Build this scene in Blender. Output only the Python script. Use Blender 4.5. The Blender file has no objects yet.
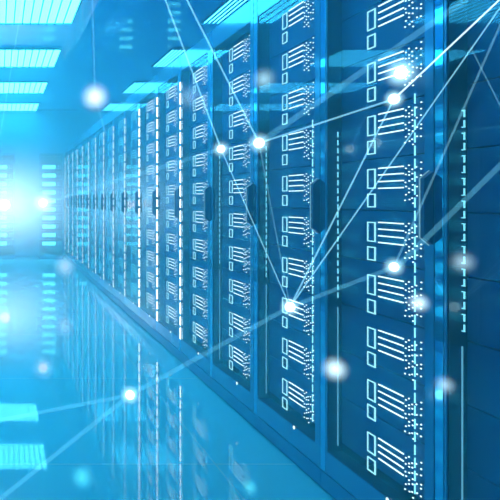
import bpy, math, random
from mathutils import Vector, Matrix
random.seed(7)
S = bpy.context.scene
COL = S.collection

# ------------------------------------------------------------------ frame of reference
RX = 1.35            # distance from the camera line to the rack fronts
W = 0.70             # width of one rack
EYE = 1.215
F = 632.6            # focal length in pixels of a 500 px wide picture
CEIL = 3.12
END_Y = 13.5
LEFT_X = -0.80       # fronts of the opposite row

# ------------------------------------------------------------------ camera
cd = bpy.data.cameras.new('camera'); cam = bpy.data.objects.new('camera', cd); COL.objects.link(cam)
cam.location = (0, 0, EYE); cam.rotation_euler = (math.pi/2, 0, 0)
cd.sensor_width = 36; cd.lens = F/500*36
cd.shift_x = 0.5; cd.shift_y = -0.1
cd.clip_start = 0.02
S.camera = cam
S.view_settings.view_transform = 'Standard'; S.view_settings.look = 'None'
S.view_settings.gamma = 1; S.view_settings.use_curve_mapping = False
S.view_settings.exposure = 0.28
S.cycles.max_bounces = 8; S.cycles.volume_bounces = 1; S.cycles.transparent_max_bounces = 16
S.cycles.volume_step_rate = 1.0; S.cycles.sample_clamp_indirect = 6.0

# ------------------------------------------------------------------ world
wd = bpy.data.worlds.new('world'); S.world = wd; wd.use_nodes = True
bg = wd.node_tree.nodes['Background']; bg.inputs[0].default_value = (0.015, 0.26, 0.46, 1); bg.inputs[1].default_value = 0.45

# ------------------------------------------------------------------ materials
def mat(name, base=(0.5, 0.5, 0.5), rough=0.5, metal=0.0, emit=None, es=0.0, spec=0.5, coat=0.0):
    m = bpy.data.materials.new(name); m.use_nodes = True
    p = m.node_tree.nodes['Principled BSDF']
    p.inputs['Base Color'].default_value = (*base, 1); p.inputs['Roughness'].default_value = rough
    p.inputs['Metallic'].default_value = metal; p.inputs['Specular IOR Level'].default_value = spec
    p.inputs['Coat Weight'].default_value = coat; p.inputs['Coat Roughness'].default_value = 0.05
    if emit: p.inputs['Emission Color'].default_value = (*emit, 1); p.inputs['Emission Strength'].default_value = es
    return m
def glow(name, col, s, sample=False):
    m = bpy.data.materials.new(name); m.use_nodes = True; nt = m.node_tree; nt.nodes.clear()
    e = nt.nodes.new('ShaderNodeEmission'); e.inputs[0].default_value = (*col, 1); e.inputs[1].default_value = s
    o = nt.nodes.new('ShaderNodeOutputMaterial'); nt.links.new(e.outputs[0], o.inputs[0])
    m.cycles.emission_sampling = 'FRONT_BACK' if sample else 'NONE'
    return m
def beam_mat(name, col, s):         # glowing, see-through rod of light
    m = glow(name, col, s); nt = m.node_tree
    e = [n for n in nt.nodes if n.type == 'EMISSION'][0]; o = [n for n in nt.nodes if n.type == 'OUTPUT_MATERIAL'][0]
    t = nt.nodes.new('ShaderNodeBsdfTransparent'); x = nt.nodes.new('ShaderNodeAddShader')
    nt.links.new(t.outputs[0], x.inputs[0]); nt.links.new(e.outputs[0], x.inputs[1]); nt.links.new(x.outputs[0], o.inputs[0])
    return m
def halo_mat(name, col, s, power=2.0):
    m = bpy.data.materials.new(name); m.use_nodes = True; nt = m.node_tree; nt.nodes.clear(); N = nt.nodes.new; L = nt.links.new
    tc = N('ShaderNodeTexCoord'); ln = N('ShaderNodeVectorMath'); ln.operation = 'LENGTH'; L(tc.outputs['Object'], ln.inputs[0])
    sb = N('ShaderNodeMath'); sb.operation = 'SUBTRACT'; sb.use_clamp = True; sb.inputs[0].default_value = 1.0; L(ln.outputs['Value'], sb.inputs[1])
    pw = N('ShaderNodeMath'); pw.operation = 'POWER'; pw.inputs[1].default_value = power; L(sb.outputs[0], pw.inputs[0])
    ml = N('ShaderNodeMath'); ml.operation = 'MULTIPLY'; ml.inputs[1].default_value = s; L(pw.outputs[0], ml.inputs[0])
    e = N('ShaderNodeEmission'); e.inputs[0].default_value = (*col, 1); L(ml.outputs[0], e.inputs[1])
    o = N('ShaderNodeOutputMaterial'); L(e.outputs[0], o.inputs['Volume'])
    return m
def noise_rough(m, lo, hi, scale=6.0, stretch=(1, 1, 1)):
    nt = m.node_tree; N = nt.nodes.new; L = nt.links.new; p = nt.nodes['Principled BSDF']
    tc = N('ShaderNodeTexCoord'); mp = N('ShaderNodeMapping'); mp.inputs['Scale'].default_value = stretch
    n = N('ShaderNodeTexNoise'); n.inputs['Scale'].default_value = scale; n.inputs['Detail'].default_value = 4
    r = N('ShaderNodeMapRange'); r.inputs['To Min'].default_value = lo; r.inputs['To Max'].default_value = hi
    L(tc.outputs['Object'], mp.inputs[0]); L(mp.outputs[0], n.inputs['Vector']); L(n.outputs['Fac'], r.inputs['Value']); L(r.outputs[0], p.inputs['Roughness'])
    return m

M_frame = noise_rough(mat('frame_blue', (0.035, 0.31, 0.56), 0.25, 0.35, coat=0.4), 0.07, 0.16, 3, (1, 1, .2))
M_polish = mat('polished_blue', (0.10, 0.55, 0.85), 0.04, 0.85)
M_dark = mat('recess_navy', (0.003, 0.03, 0.10), 0.5)
M_plinth = mat('plinth_blue', (0.035, 0.30, 0.52), 0.3, 0.2)
M_server = noise_rough(mat('server_blue', (0.003, 0.11, 0.28), 0.4, 0.1), 0.3, 0.55, 5, (1, 1, 6))
M_handle = mat('handle_navy', (0.006, 0.11, 0.26), 0.4, 0.1)
M_glint = glow('handle_glint', (0.25, 0.70, 0.95), 0.5)
M_white = glow('indicator_white', (0.58, 0.98, 1.0), 1.5)
M_cyan = glow('indicator_cyan', (0.30, 0.88, 1.0), 1.15)
M_teal = glow('indicator_teal', (0.03, 0.50, 0.78), 0.75)
M_strip = glow('strip_white', (0.35, 0.90, 1.0), 1.6)
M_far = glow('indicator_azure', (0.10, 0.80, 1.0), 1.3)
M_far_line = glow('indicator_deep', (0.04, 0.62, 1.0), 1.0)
M_bold = glow('strip_bold', (0.7, 0.98, 1.0), 3.5)
M_line = glow('edge_line', (0.25, 0.72, 0.95), 0.55)
M_slot = glow('slot_cyan', (0.05, 0.85, 0.95), 3.4)
M_slot_row = glow('slot_row', (0.05, 0.80, 0.95), 2.0)
M_slot_dim = glow('slot_dim', (0.05, 0.65, 0.95), 0.8)
M_panel = glow('ceiling_diffuser', (0.048, 0.70, 1.08), 10.0, True)
M_louvre = mat('louvre_blue', (0.004, 0.16, 0.34), 0.5)
M_ceil = mat('ceiling_gloss', (0.003, 0.29, 0.74), 0.03, 0.0, spec=0.7, coat=0.15)
M_wall = mat('wall_blue', (0.02, 0.30, 0.55), 0.35)

def floor_material():
    m = mat('floor_gloss', (0.24, 0.88, 0.97), 0.07, 0.0, spec=0.75, coat=0.2)
    m.node_tree.nodes['Principled BSDF'].inputs['Coat IOR'].default_value = 1.9
    nt = m.node_tree; N = nt.nodes.new; L = nt.links.new; p = nt.nodes['Principled BSDF']
    g = N('ShaderNodeNewGeometry'); sp = N('ShaderNodeSeparateXYZ'); L(g.outputs['Position'], sp.inputs[0])
    def seam(out, off, per, wd_):
        a = N('ShaderNodeMath'); a.operation = 'ADD'; a.inputs[1].default_value = off; L(out, a.inputs[0])
        b = N('ShaderNodeMath'); b.operation = 'PINGPONG'; b.inputs[1].default_value = per/2; L(a.outputs[0], b.inputs[0])
        c = N('ShaderNodeMath'); c.operation = 'LESS_THAN'; c.inputs[1].default_value = wd_; L(b.outputs[0], c.inputs[0]); return c
    s1 = seam(sp.outputs['Y'], -2.91+14, 1.4, 0.004); s2 = seam(sp.outputs['X'], -0.99+14, 1.4, 0.0025)
    mx = N('ShaderNodeMath'); mx.operation = 'MAXIMUM'; L(s1.outputs[0], mx.inputs[0]); L(s2.outputs[0], mx.inputs[1])
    c = N('ShaderNodeMix'); c.data_type = 'RGBA'; c.inputs[6].default_value = (0.24, 0.88, 0.97, 1); c.inputs[7].default_value = (0.80, 1.0, 1.0, 1)
    L(mx.outputs[0], c.inputs[0]); L(c.outputs[2], p.inputs['Base Color'])
    n = N('ShaderNodeTexNoise'); n.inputs['Scale'].default_value = 3
    r = N('ShaderNodeMapRange'); r.inputs['To Min'].default_value = 0.015; r.inputs['To Max'].default_value = 0.05
    L(g.outputs['Position'], n.inputs['Vector']); L(n.outputs['Fac'], r.inputs['Value']); L(r.outputs[0], p.inputs['Roughness'])
    return m
M_floor = floor_material()

def glass_material():
    m = bpy.data.materials.new('door_glass'); m.use_nodes = True; nt = m.node_tree; nt.nodes.clear(); N = nt.nodes.new; L = nt.links.new
    t = N('ShaderNodeBsdfTransparent'); t.inputs[0].default_value = (0.80, 0.95, 1, 1)
    gl = N('ShaderNodeBsdfGlossy'); gl.inputs['Roughness'].default_value = 0.02; gl.inputs[0].default_value = (0.55, 0.85, 1, 1)
    fr = N('ShaderNodeFresnel'); fr.inputs[0].default_value = 1.6
    x = N('ShaderNodeMixShader'); o = N('ShaderNodeOutputMaterial')
    g = N('ShaderNodeNewGeometry'); iv = N('ShaderNodeMath'); iv.operation = 'SUBTRACT'; iv.inputs[0].default_value = 1.0; L(g.outputs['Backfacing'], iv.inputs[1])
    mu = N('ShaderNodeMath'); mu.operation = 'MULTIPLY'; L(fr.outputs[0], mu.inputs[0]); L(iv.outputs[0], mu.inputs[1])   # reflect at the outer face only
    L(mu.outputs[0], x.inputs[0]); L(t.outputs[0], x.inputs[1]); L(gl.outputs[0], x.inputs[2]); L(x.outputs[0], o.inputs[0]); return m
M_glass = glass_material()

# ------------------------------------------------------------------ mesh helpers
class MB:
    def __init__(s): s.v = []; s.f = []
    def box(s, x0, x1, y0, y1, z0, z1):
        b = len(s.v)
        s.v += [(x0,y0,z0),(x1,y0,z0),(x1,y1,z0),(x0,y1,z0),(x0,y0,z1),(x1,y0,z1),(x1,y1,z1),(x0,y1,z1)]
        s.f += [tuple(b+i for i in q) for q in ((0,3,2,1),(4,5,6,7),(0,1,5,4),(1,2,6,5),(2,3,7,6),(3,0,4,7))]
        return s
    def prism(s, pts, x0, x1):      # polygon in (y, z), extruded along x
        b = len(s.v); n = len(pts)
        s.v += [(x0, y, z) for y, z in pts] + [(x1, y, z) for y, z in pts]
        s.f += [tuple(b+i for i in range(n))[::-1], tuple(b+n+i for i in range(n))]
        s.f += [(b+i, b+(i+1) % n, b+n+(i+1) % n, b+n+i) for i in range(n)]
        return s
    def ridge(s, pts, y0, y1):      # polygon in (x, z), extruded along y
        b = len(s.v); n = len(pts)
        s.v += [(x, y0, z) for x, z in pts] + [(x, y1, z) for x, z in pts]
        s.f += [tuple(b+i for i in range(n)), tuple(b+n+i for i in range(n))[::-1]]
        s.f += [(b+(i+1) % n, b+i, b+n+i, b+n+(i+1) % n) for i in range(n)]
        return s
    def build(s, name, m, parent=None, bevel=0.0, smooth=False):
        me = bpy.data.meshes.new(name); me.from_pydata(s.v, [], s.f); me.materials.append(m); me.update()
        if smooth:
            for p in me.polygons: p.use_smooth = True
        o = bpy.data.objects.new(name, me); COL.objects.link(o); o.parent = parent
        if bevel:
            md = o.modifiers.new('bevel', 'BEVEL'); md.width = bevel; md.segments = 2; md.limit_method = 'ANGLE'
        return o
def tag(o, label=None, cat=None, group=None, kind=None):
    if label: o['label'] = label
    if cat: o['category'] = cat
    if group: o['group'] = group
    if kind: o['kind'] = kind
    return o
def empty(name, loc, rz=0.0):
    o = bpy.data.objects.new(name, None); o.empty_display_size = 0.1; o.location = loc; o.rotation_euler = (0, 0, rz); COL.objects.link(o); return o
def copy_tree(o, parent=None):
    c = o.copy(); COL.objects.link(c); c.parent = parent
    for ch in list(o.children): copy_tree(ch, c)
    return c

# ------------------------------------------------------------------ the room
XL, XR = -4.0, 4.60
tag(MB().box(XL, XR, -0.6, END_Y+0.2, -0.1, 0).build('floor', M_floor), kind='structure')
tag(MB().box(XL, XR, -0.6, END_Y+0.2, CEIL, CEIL+0.1).build('ceiling', M_ceil), kind='structure')
tag(MB().box(XL, XR, END_Y, END_Y+0.15, 0, CEIL).build('wall_end', M_wall), kind='structure')
tag(MB().box(XR, XR+0.1, -0.6, END_Y+0.2, 0, CEIL).build('wall_right', M_wall), kind='structure')
tag(MB().box(XL-0.1, XL, -0.6, END_Y+0.2, 0, CEIL).build('wall_left', M_wall), kind='structure')

# haze filling the room
hz = bpy.data.materials.new('haze'); hz.use_nodes = True; nt = hz.node_tree; nt.nodes.clear()
vs = nt.nodes.new('ShaderNodeVolumeScatter'); vs.inputs['Color'].default_value = (0.40, 0.98, 1.0, 1)
vs.inputs['Density'].default_value = 0.092; vs.inputs['Anisotropy'].default_value = 0.35
ho = nt.nodes.new('ShaderNodeOutputMaterial'); nt.links.new(vs.outputs[0], ho.inputs['Volume'])
tag(MB().box(XL+.01, XR-.01, -0.5, END_Y-.01, 0.005, CEIL-.005).build('haze', hz),
    'thin blue haze filling the whole server aisle', 'haze', kind='stuff')

# ceiling light panels
ROWLEN = 1.07
ROWENDS = [6.77 + 2.21*k for k in range(-1, 4)]
def ceiling_light(x0, x1, y0, y1, label, group, n=11, t2=.006):
    r = empty('ceiling_light', ((x0+x1)/2, (y0+y1)/2, CEIL)); w = (x1-x0)/2; l = (y1-y0)/2
    MB().box(-w, w, -l, l, -0.012, -0.002).build('diffuser', M_panel, r)
    f = MB(); t = .012
    f.box(-w-t, w+t, -l-t, -l, -0.03, -0.001).box(-w-t, w+t, l, l+t, -0.03, -0.001).box(-w-t, -w, -l, l, -0.03, -0.001).box(w, w+t, -l, l, -0.03, -0.001)
    f.build('frame', M_louvre, r)
    s = MB()
    for i in range(1, n): x = -w + 2*w*i/n; s.box(x-t2, x+t2, -l, l, -0.019, -0.0125)
    s.build('louvre', M_louvre, r)
    tag(r, label, 'ceiling light', group); return r
ORD = ['first', 'second', 'third', 'fourth', 'fifth', 'sixth', 'seventh', 'eighth', 'ninth', 'tenth', 'eleventh', 'twelfth',
       'thirteenth', 'fourteenth', 'fifteenth', 'sixteenth', 'seventeenth', 'eighteenth']
for k, ye in enumerate(ROWENDS):
    n = len(ROWENDS)-k
    ceiling_light(-0.20, 0.762, ye-ROWLEN, ye, 'bright louvred ceiling light over the aisle, %s from the end wall' % ORD[n-1], 'louvred lights over the aisle')
    ceiling_light(2.16, 4.12, ye-ROWLEN, ye, 'louvred ceiling light above and behind the rack row, %s from the end wall' % ORD[n-1], 'louvred lights behind the rack row', 42, .013)
    ceiling_light(-3.70, -1.60, ye-ROWLEN, ye, 'louvred ceiling light beyond the opposite row, mirrored in the doors, %s from the end wall' % ORD[n-1], 'louvred lights beyond the opposite row', 24, .008)

# ------------------------------------------------------------------ aisle rack: front plane x = 0 (aisle at -x), y from near (0) to far (W)
Z_OB, Z_OT, Z_TOP, Z_PL = 0.1755, 2.176, 2.295, 0.084
DEPTH = 0.60
REC = 0.049
Y0, Y1 = 0.045, 0.645
GP = 0.1998          # pitch of the server units
def aisle_rack(strip):
    r = empty('server_rack', (0, 0, 0)); far = strip == 'fine'
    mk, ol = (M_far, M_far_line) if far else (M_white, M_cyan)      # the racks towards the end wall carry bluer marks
    f = MB(); e = 0.0025
    f.box(0, REC+.02, e, Y0, Z_PL, Z_TOP); f.box(0, REC+.02, Y1, W-.043, Z_PL, Z_TOP)
    f.box(0.006, REC+.02, W-.043, W-.040, Z_PL, Z_TOP)
    f.box(0, REC+.02, Y0, Y1, Z_PL, Z_OB); f.box(0, REC+.02, Y0, Y1, Z_OT, Z_TOP)
    f.box(REC+.02, DEPTH, e, .02, Z_PL, Z_TOP); f.box(REC+.02, DEPTH, W-.02, W-e, Z_PL, Z_TOP)
    f.box(REC+.02, DEPTH, .02, W-.02, Z_TOP-.02, Z_TOP); f.box(REC+.02, DEPTH, .02, W-.02, Z_PL, Z_PL+.02); f.box(DEPTH-.02, DEPTH, .02, W-.02, Z_PL+.02, Z_TOP-.02)
    f.build('frame', M_frame, r, 0.0015)
    MB().box(0.0, REC+.02, W-.040, W-e, Z_PL, Z_TOP).build('polished_strip', M_polish, r, .001)['label'] = 'mirror-polished blue strip'
    pb = MB().box(0.002, DEPTH-.01, 0.002, W-.002, .009, Z_PL-.006).build('plinth', M_plinth, r)
    MB().box(0.010, DEPTH-.02, 0, W, 0, .009).box(0.010, DEPTH-.02, 0, W, Z_PL-.006, Z_PL).build('gap_shade', M_dark, pb)  # navy strips put in as the dark shade of the plinth gaps
    # door frame lining the recess (navy) and the glass
    d = MB(); q = .004
    d.box(.003, REC+.012, Y0, Y0+q, Z_OB, Z_OT); d.box(.003, REC+.012, Y1-q, Y1, Z_OB, Z_OT)
    d.box(.003, REC+.012, Y0+q, Y1-q, Z_OB, Z_OB+q); d.box(.003, REC+.012, Y0+q, Y1-q, Z_OT-q, Z_OT)
    door = d.build('door_frame', M_dark, r)
    glass = MB().box(.0035, .0065, Y0+q, Y1-q, Z_OB+q, Z_OT-q).build('door_glass', M_glass, r)
    # lock light on the lower rail
    MB().prism([(.235+.006*math.cos(a), Z_OB-.004+.008*math.sin(a)) for a in [i*math.pi/4 for i in range(8)]], -.004, 0).build('lock_light', M_white, door)
    # handle: a long chamfered box on the near post
    zc, hh = EYE-.025, .115
    px = .028; ch = .022
    h = MB().ridge([(0, zc-hh), (-px, zc-hh+ch), (-px, zc+hh-ch), (0, zc+hh)], .003, .024).build('handle', M_handle, r, .0015)
    MB().ridge([(-px-.001, zc-hh+ch), (-px-.001, zc+hh-ch), (-.001, zc+hh+.001), (-.001, zc+hh+.004), (-px-.0035, zc+hh-ch+.001), (-px-.0035, zc-hh+ch-.001), (-.001, zc-hh-.004), (-.001, zc-hh-.001)], .021, .0245).build('edge_glint', M_glint, h)  # emissive line painted as the highlight along the handle's bevelled edge
    # led strip at the far edge of the glass
    m = MB(); xs0, xs1 = REC-.012, REC-.008
    if strip == 'bracket':
        z = EYE+.27
        while z > EYE-.36:
            m.box(xs0, xs1, Y1-.021, Y1-.018, z-.022, z); m.box(xs0, xs1, Y1-.022, Y1-.010, z-.003, z); z -= .031
            m.box(xs0, xs1, Y1-.021, Y1-.018, z-.022, z); m.box(xs0, xs1, Y1-.022, Y1-.010, z-.022, z-.019); z -= .037
    elif strip == 'thin':
        z = EYE+.28
        while z > EYE-.38: m.box(xs0, xs1, Y1-.013, Y1-.010, z-.022, z); z -= .033
    else:
        z = EYE+.88; k = 0
        while z > Z_OB+.06:
            hgt = .082 if k % 3 else .062
            ww = .007 if strip == 'bold' else .005; m.box(-.006, -.001, Y1+.013-ww, Y1+.013+ww, z-hgt, z); z -= hgt+.022; k += 1
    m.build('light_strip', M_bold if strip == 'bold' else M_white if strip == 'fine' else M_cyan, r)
    if strip in ('bracket', 'thin'):
        MB().box(xs0, xs1, Y1-.0125, Y1-.010, Z_OB+.03, EYE-.44).build('edge_line', M_line, r)
    p = MB(); z = EYE+.36
    while z > Z_OB+.05: p.box(REC+.002, REC+.006, .171, .1735, z-.034, z); z -= .044
    p.build('inner_light_strip', M_strip, r)
    # ten server units
    rnd = random.Random(3)
    xm0, xm1 = .0, .003      # luminous marks lying on the outer face of the glass
    # y positions of the marks measured from the near split
    yb0, yb1 = .310, .360; yl0, yl1 = .152, .292
    dots = []
    for j, (yy, n, z0) in enumerate(((.141, 6, -.006), (.122, 7, .004), (.105, 7, -.010), (.084, 4, -.003), (.062, 6, .006))):
        for i in range(n):
            dots.append((yy+rnd.uniform(-.003, .003), z0-.127*i/n+rnd.uniform(-.005, .005)))
    for k in range(10):
        zt = EYE + (.655-.1428*k)*RX      # top of this group's marks
        u = MB().box(REC+.008, DEPTH-.05, Y0+.006, Y1-.006, zt-.150, zt+.039)
        so = u.build('server_unit', M_server, r, .002)
        for (a, b) in ((0, .072), (.090, .140)):
            p = MB(); t = .0040
            p.box(xm0, xm1, yb0, yb1, zt-a-t, zt-a); p.box(xm0, xm1, yb0, yb1, zt-b, zt-b+t)
            p.box(xm0, xm1, yb0, yb0+t*1.5, zt-b+t, zt-a-t); p.box(xm0, xm1, yb1-t, yb1, zt-b+t, zt-a-t)
            p.build('port_outline', ol, glass)
        for i in range(4):
            z = zt+.002-i*.0238
            MB().box(xm0, xm1, yl0, yl1, z-.0042, z).build('status_bar', mk, glass)
        p = MB()
        for (yy, zz) in dots: p.box(xm0, xm1, yy-.0022, yy+.0022, zt+zz-.0040, zt+zz)
        tag(p.build('status_dots', mk, glass), kind='stuff')
    return r
protos = {}
NR = 17
for i in range(NR):
    kind = 'bracket' if i == 0 else ('thin' if i < 4 else 'bold' if i < 7 else 'fine')
    if kind not in protos: o = protos[kind] = aisle_rack(kind)
    else: o = copy_tree(protos[kind])
    o.location = (RX, (1.81+i)*W, 0)
    extra = {'bracket': 'cut by the picture edge', 'thin': 'thin dashed edge light', 'bold': 'bold dashed edge light', 'fine': 'fine dashed edge light'}[kind]
    tag(o, '%s glass-fronted rack from the near end of the long row, %s' % (ORD[i], extra), 'server rack', 'glass-fronted racks along the aisle')

# ------------------------------------------------------------------ slotted rack: front plane y = 0 facing -y, x centred
def slot_rack(w, h, fine=False):
    r = empty('slotted_rack', (0, 0, 0)); f = MB(); a = w/2; t = .03
    f.box(-a, -a+t, 0, .55, .06, h); f.box(a-t, a, 0, .55, .06, h); f.box(-a+t, a-t, 0, .55, h-t, h); f.box(-a+t, a-t, 0, .55, .06, .06+t); f.box(-a+t, a-t, .53, .55, .09, h-t)
    f.build('frame', M_frame, r, .002)
    MB().box(-a+.01, a-.01, .01, .54, 0, .06).build('plinth', M_plinth, r)
    s = w/.5; top = 1.93
    for k in range(10):
        z = top - k*.174
        so = MB().box(-a+t+.003, a-t-.003, .015, .5, z-.125, z+.04).build('server_unit', M_server, r)
        if fine:
            p = MB()
            for i in range(5): p.box(-a+.085*s, -a+(.30, .36, .33, .38, .31)[i]*s, .008, .0145, z-.011-i*.016, z-.005-i*.016)
            p.build('light_slot', M_slot_row, so)
        else: MB().box(-a+.065*s, -a+.33*s, .008, .0145, z-.075, z-.005).build('light_slot', M_slot, so)
        p = MB()
        for i in range(3):
            p.box(-a+.365*s, -a+.40*s, .010, .0145, z-.016-i*.028, z-.005-i*.028); p.box(-a+.42*s, -a+.44*s, .010, .0145, z-.016-i*.028, z-.005-i*.028)
        tag(p.build('status_lights', M_slot_dim, so), kind='stuff')
        # thin outline of the lit slot
        p = MB(); p.box(-a+.05*s, -a+.345*s, .011, .0146, z-.092, z-.088); p.box(-a+.05*s, -a+.345*s, .011, .0146, z+.008, z+.012)
        p.build('slot_outline', M_slot_dim, so)
    return r
pr = slot_rack(.50, 2.17)
ends = [(.06, 'second'), (1.055, 'first')]
for n, (x, lab) in enumerate([(1.055, 'cyan-slotted rack against the end wall, beside the far end of the long row'),
                              (.06, 'cyan-slotted rack against the end wall under the bright glow'),
                              (2.63, 'cyan-slotted rack against the end wall, mirrored in the ceiling just behind the row'),
                              (3.62, 'cyan-slotted rack against the end wall, mirrored in the ceiling nearest the outer wall')]):
    o = pr if n == 0 else copy_tree(pr)
    o.location = (x, END_Y-.56, 0)
    tag(o, lab, 'server rack', 'cyan-slotted racks on the end wall')
pl_ = slot_rack(.69, 2.295, True)   # only its mirror image is in view
for i in range(15):
    o = pl_ if i == 0 else copy_tree(pl_)
    o.location = (LEFT_X, (3.16+i)*W, 0); o.rotation_euler = (0, 0, math.pi/2)
    tag(o, 'cyan-slotted rack of the opposite row, seen only mirrored in the glass doors', 'server rack', 'racks of the opposite row')

# ------------------------------------------------------------------ the glowing network hanging in the aisle
def P(px, py, d): return Vector((px*d/F, d, EYE+(200-py)*d/F))
def ball(name, r, m, parent, seg=20, ring=12):
    v = []; f = []
    v.append((0, 0, r))
    for i in range(1, ring):
        a = math.pi*i/ring
        for j in range(seg): b = 2*math.pi*j/seg; v.append((r*math.sin(a)*math.cos(b), r*math.sin(a)*math.sin(b), r*math.cos(a)))
    v.append((0, 0, -r))
    for j in range(seg):
        f.append((0, 1+j, 1+(j+1) % seg)); l = 1+(ring-2)*seg; f.append((len(v)-1, l+(j+1) % seg, l+j))
        for i in range(ring-2): q = 1+i*seg; f.append((q+j, q+seg+j, q+seg+(j+1) % seg, q+(j+1) % seg))
    b = MB(); b.v = v; b.f = f
    return b.build(name, m, parent, smooth=True)
M_core = glow('node_core', (0.75, 1.0, 1.0), 2.0)
def node(px, py, d, rpx, label, halo=2.2, hs=1.0, core=True, col=(0.45, 0.90, 1.0)):
    c = P(px, py, d); r = rpx*.86*d/F; halo *= 1.35; hs *= 1.2
    e = empty('glowing_node', c); tag(e, label, 'glowing node', 'glowing nodes of the light network')
    if core: ball('core', r, M_core, e)
    R = r*halo
    h = ball('halo', 1.0, halo_mat('node_halo', col, (2.4 if core else 1.0)*hs/R), e); h.scale = (R, R, R)
    return c
SOFT = 'soft blurred glow hanging '
n43 = node(43, 203, 9.0, 5.0, 'white glowing node in the haze in front of the end wall racks', 2.6, .9)
n221 = node(221, 149, 3.0, 4.6, 'smaller white glowing node of the close pair, in front of the fourth rack doors', 2.0, .8)
n259 = node(259, 143, 2.7, 6.0, 'larger white glowing node of the close pair, where five beams meet', 1.9, .9)
n401 = node(401, 73, 1.75, 7.0, 'biggest white glowing node, highest one before the tall glass door', 2.3, 1.0)
n394 = node(394, 99, 1.55, 6.0, 'white glowing node just below the biggest one, with a cyan rim', 1.7, 1.0)
n394b = node(394, 267, 1.7, 5.2, 'white glowing node beside the door handle of the second rack', 2.0, .9)
n290 = node(290, 307, 2.3, 5.6, 'white glowing node in front of the third rack where many beams meet', 1.8, .9)
n130 = node(130, 395, 3.0, 5.2, 'white glowing node low above the glossy floor', 2.0, .9)
node(95, 97, 6.0, 7, SOFT+'up under the dark ceiling between the light panels', 2.2, 2.4, False, (.65, .93, 1))
node(264, 79, 2.5, 6, SOFT+'above the close pair of nodes', 2.2, .9, False)
node(65, 266, 8.0, 6, SOFT+'at the far foot of the long rack row', 2.2, .8, False, (.6, .95, 1))
node(335, 369, 2.0, 6, SOFT+'low before the gap between second and third rack', 2.3, 2.0, False, (.6, .93, 1))
node(419, 303, 1.6, 5, SOFT+'below the handle of the second rack, over its dotted marks', 2.2, 1.8, False, (.6, .93, 1))
node(445, 385, 1.5, 5, SOFT+'lowest one, before the post beside the nearest rack', 2.2, .9, False, (.5, .85, 1))
node(463, 262, 1.4, 6, SOFT+'before the bracket lights of the nearest rack', 2.2, .8, False, (.5, .85, 1))
node(82, 477, 2.2, 7, SOFT+'as a cyan spot close over the floor beside the low beam', 2.0, .8, False, (.1, .85, .9))
node(250, 487, 2.1, 5, SOFT+'as a tiny cyan spot over the floor before the plinth', 2.0, .6, False, (.1, .85, .9))

def beam(a, b, wpx, m, label):
    da, db = a.y, b.y; v = []; f = []; n = 8
    d = (b-a).normalized(); u = d.orthogonal().normalized(); w = d.cross(u); mid = (a+b)/2
    for p, dd in ((a, da), (b, db)):
        r = wpx*.42*dd/F
        for i in range(n): t = 2*math.pi*i/n; v.append(tuple(p-mid+u*r*math.cos(t)+w*r*math.sin(t)))
    for i in range(n): f.append((i, (i+1) % n, n+(i+1) % n, n+i))
    f.append(tuple(range(n))[::-1]); f.append(tuple(range(n, 2*n)))
    bb = MB(); bb.v = v; bb.f = f; o = bb.build('light_beam', m, None, smooth=True); o.location = mid
    tag(o, label, 'light beam', 'beams of the light network')
B_thin = beam_mat('beam_thin', (0.22, 0.65, 0.80), .40)
B_bright = beam_mat('beam_bright', (0.60, 0.9, 0.95), .6)
B_faint = beam_mat('beam_faint', (0.18, 0.55, 0.7), .16)
B_wide = beam_mat('beam_wide', (0.13, 0.55, 0.75), .13)
beam(n43, n221, 5, B_wide, 'wide soft beam from the end wall node to the close pair')
beam(n221, n259, 3, B_faint, 'short beam joining the close pair of nodes')
beam(n259, n394, 2.2, B_thin, 'thin beam from the close pair to the cyan-rimmed node')
beam(n259, P(480, -10, 1.5), 7, B_wide, 'wide soft beam rising from the close pair past the biggest node')
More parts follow.
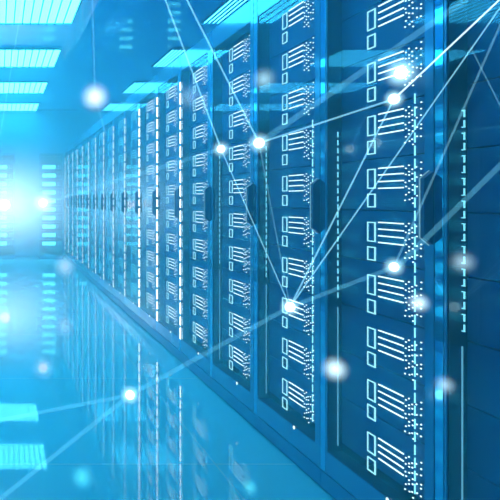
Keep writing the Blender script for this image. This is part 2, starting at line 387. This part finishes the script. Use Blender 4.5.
beam(n394, P(530, -29, 1.35), 2.0, B_bright, 'bright thin beam rising from the cyan-rimmed node to the upper corner')
beam(n394, n290, 1.8, B_thin, 'thin beam dropping from the cyan-rimmed node to the third rack node')
beam(n394b, n290, 5, B_wide, 'wide soft beam from the handle-side node down to the third rack node')
beam(n290, n130, 5.5, B_wide, 'wide soft beam from the third rack node down to the floor node')
beam(n130, P(-50, 430, 2.5), 4.5, B_wide, 'upper of two wide beams leaving the floor node')
beam(n130, P(-40, 531, 1.9), 5, B_wide, 'lower of two wide beams leaving the floor node')
beam(n290, P(530, -35, 1.3), 1.6, B_thin, 'long thin beam from the third rack node across the tall glass door')
beam(n394b, P(520, -20, 1.3), 2.4, B_faint, 'faint beam rising from the handle-side node past the bracket lights')
beam(P(396, 268, 1.65), P(530, 136, 1.35), 6, B_wide, 'wide faint beam crossing the handle and the nearest rack')
beam(n221, P(158, -20, 2.9), 1.7, B_thin, 'thin beam rising from the smaller node of the pair')
beam(n259, P(177, -20, 2.7), 1.9, B_thin, 'thin beam rising from the larger node of the pair')
beam(n221, n290, 1.3, B_thin, 'thin beam dropping from the smaller pair node to the third rack node')
beam(n259, n290, 1.3, B_faint, 'faint beam dropping from the larger pair node to the third rack node')
beam(P(95, 97, 6.0), P(92, -20, 5), 1.8, B_faint, 'faint upright beam above the soft glow under the ceiling')
beam(P(-4, 160, 6.0), P(26, -20, 5), 1.6, B_faint, 'faint slanting beam crossing the louvred lights')
beam(P(95, 97, 6.0), P(106, 135, 6.4), 1.6, B_faint, 'faint short beam hanging under the soft ceiling glow')
beam(P(470, 46, 1.4), P(515, 135, 1.35), 1.3, B_faint, 'faint thin beam falling across the upper nearest rack')

# added orb; its emissive halo paints the bright glow at the aisle's end
e = empty('added_end_glow', (0.10, 12.55, 1.12)); tag(e, 'large added white glow at the end of the aisle', 'added glow')
ball('core', .10, glow('end_glow_core', (0.8, 0.98, 1.0), 2.5), e)
h = ball('halo', 1.0, halo_mat('end_glow_halo', (.38, .92, 1.0), 6.5, 3.2), e); h.scale = (2.5, .9, 1.7)
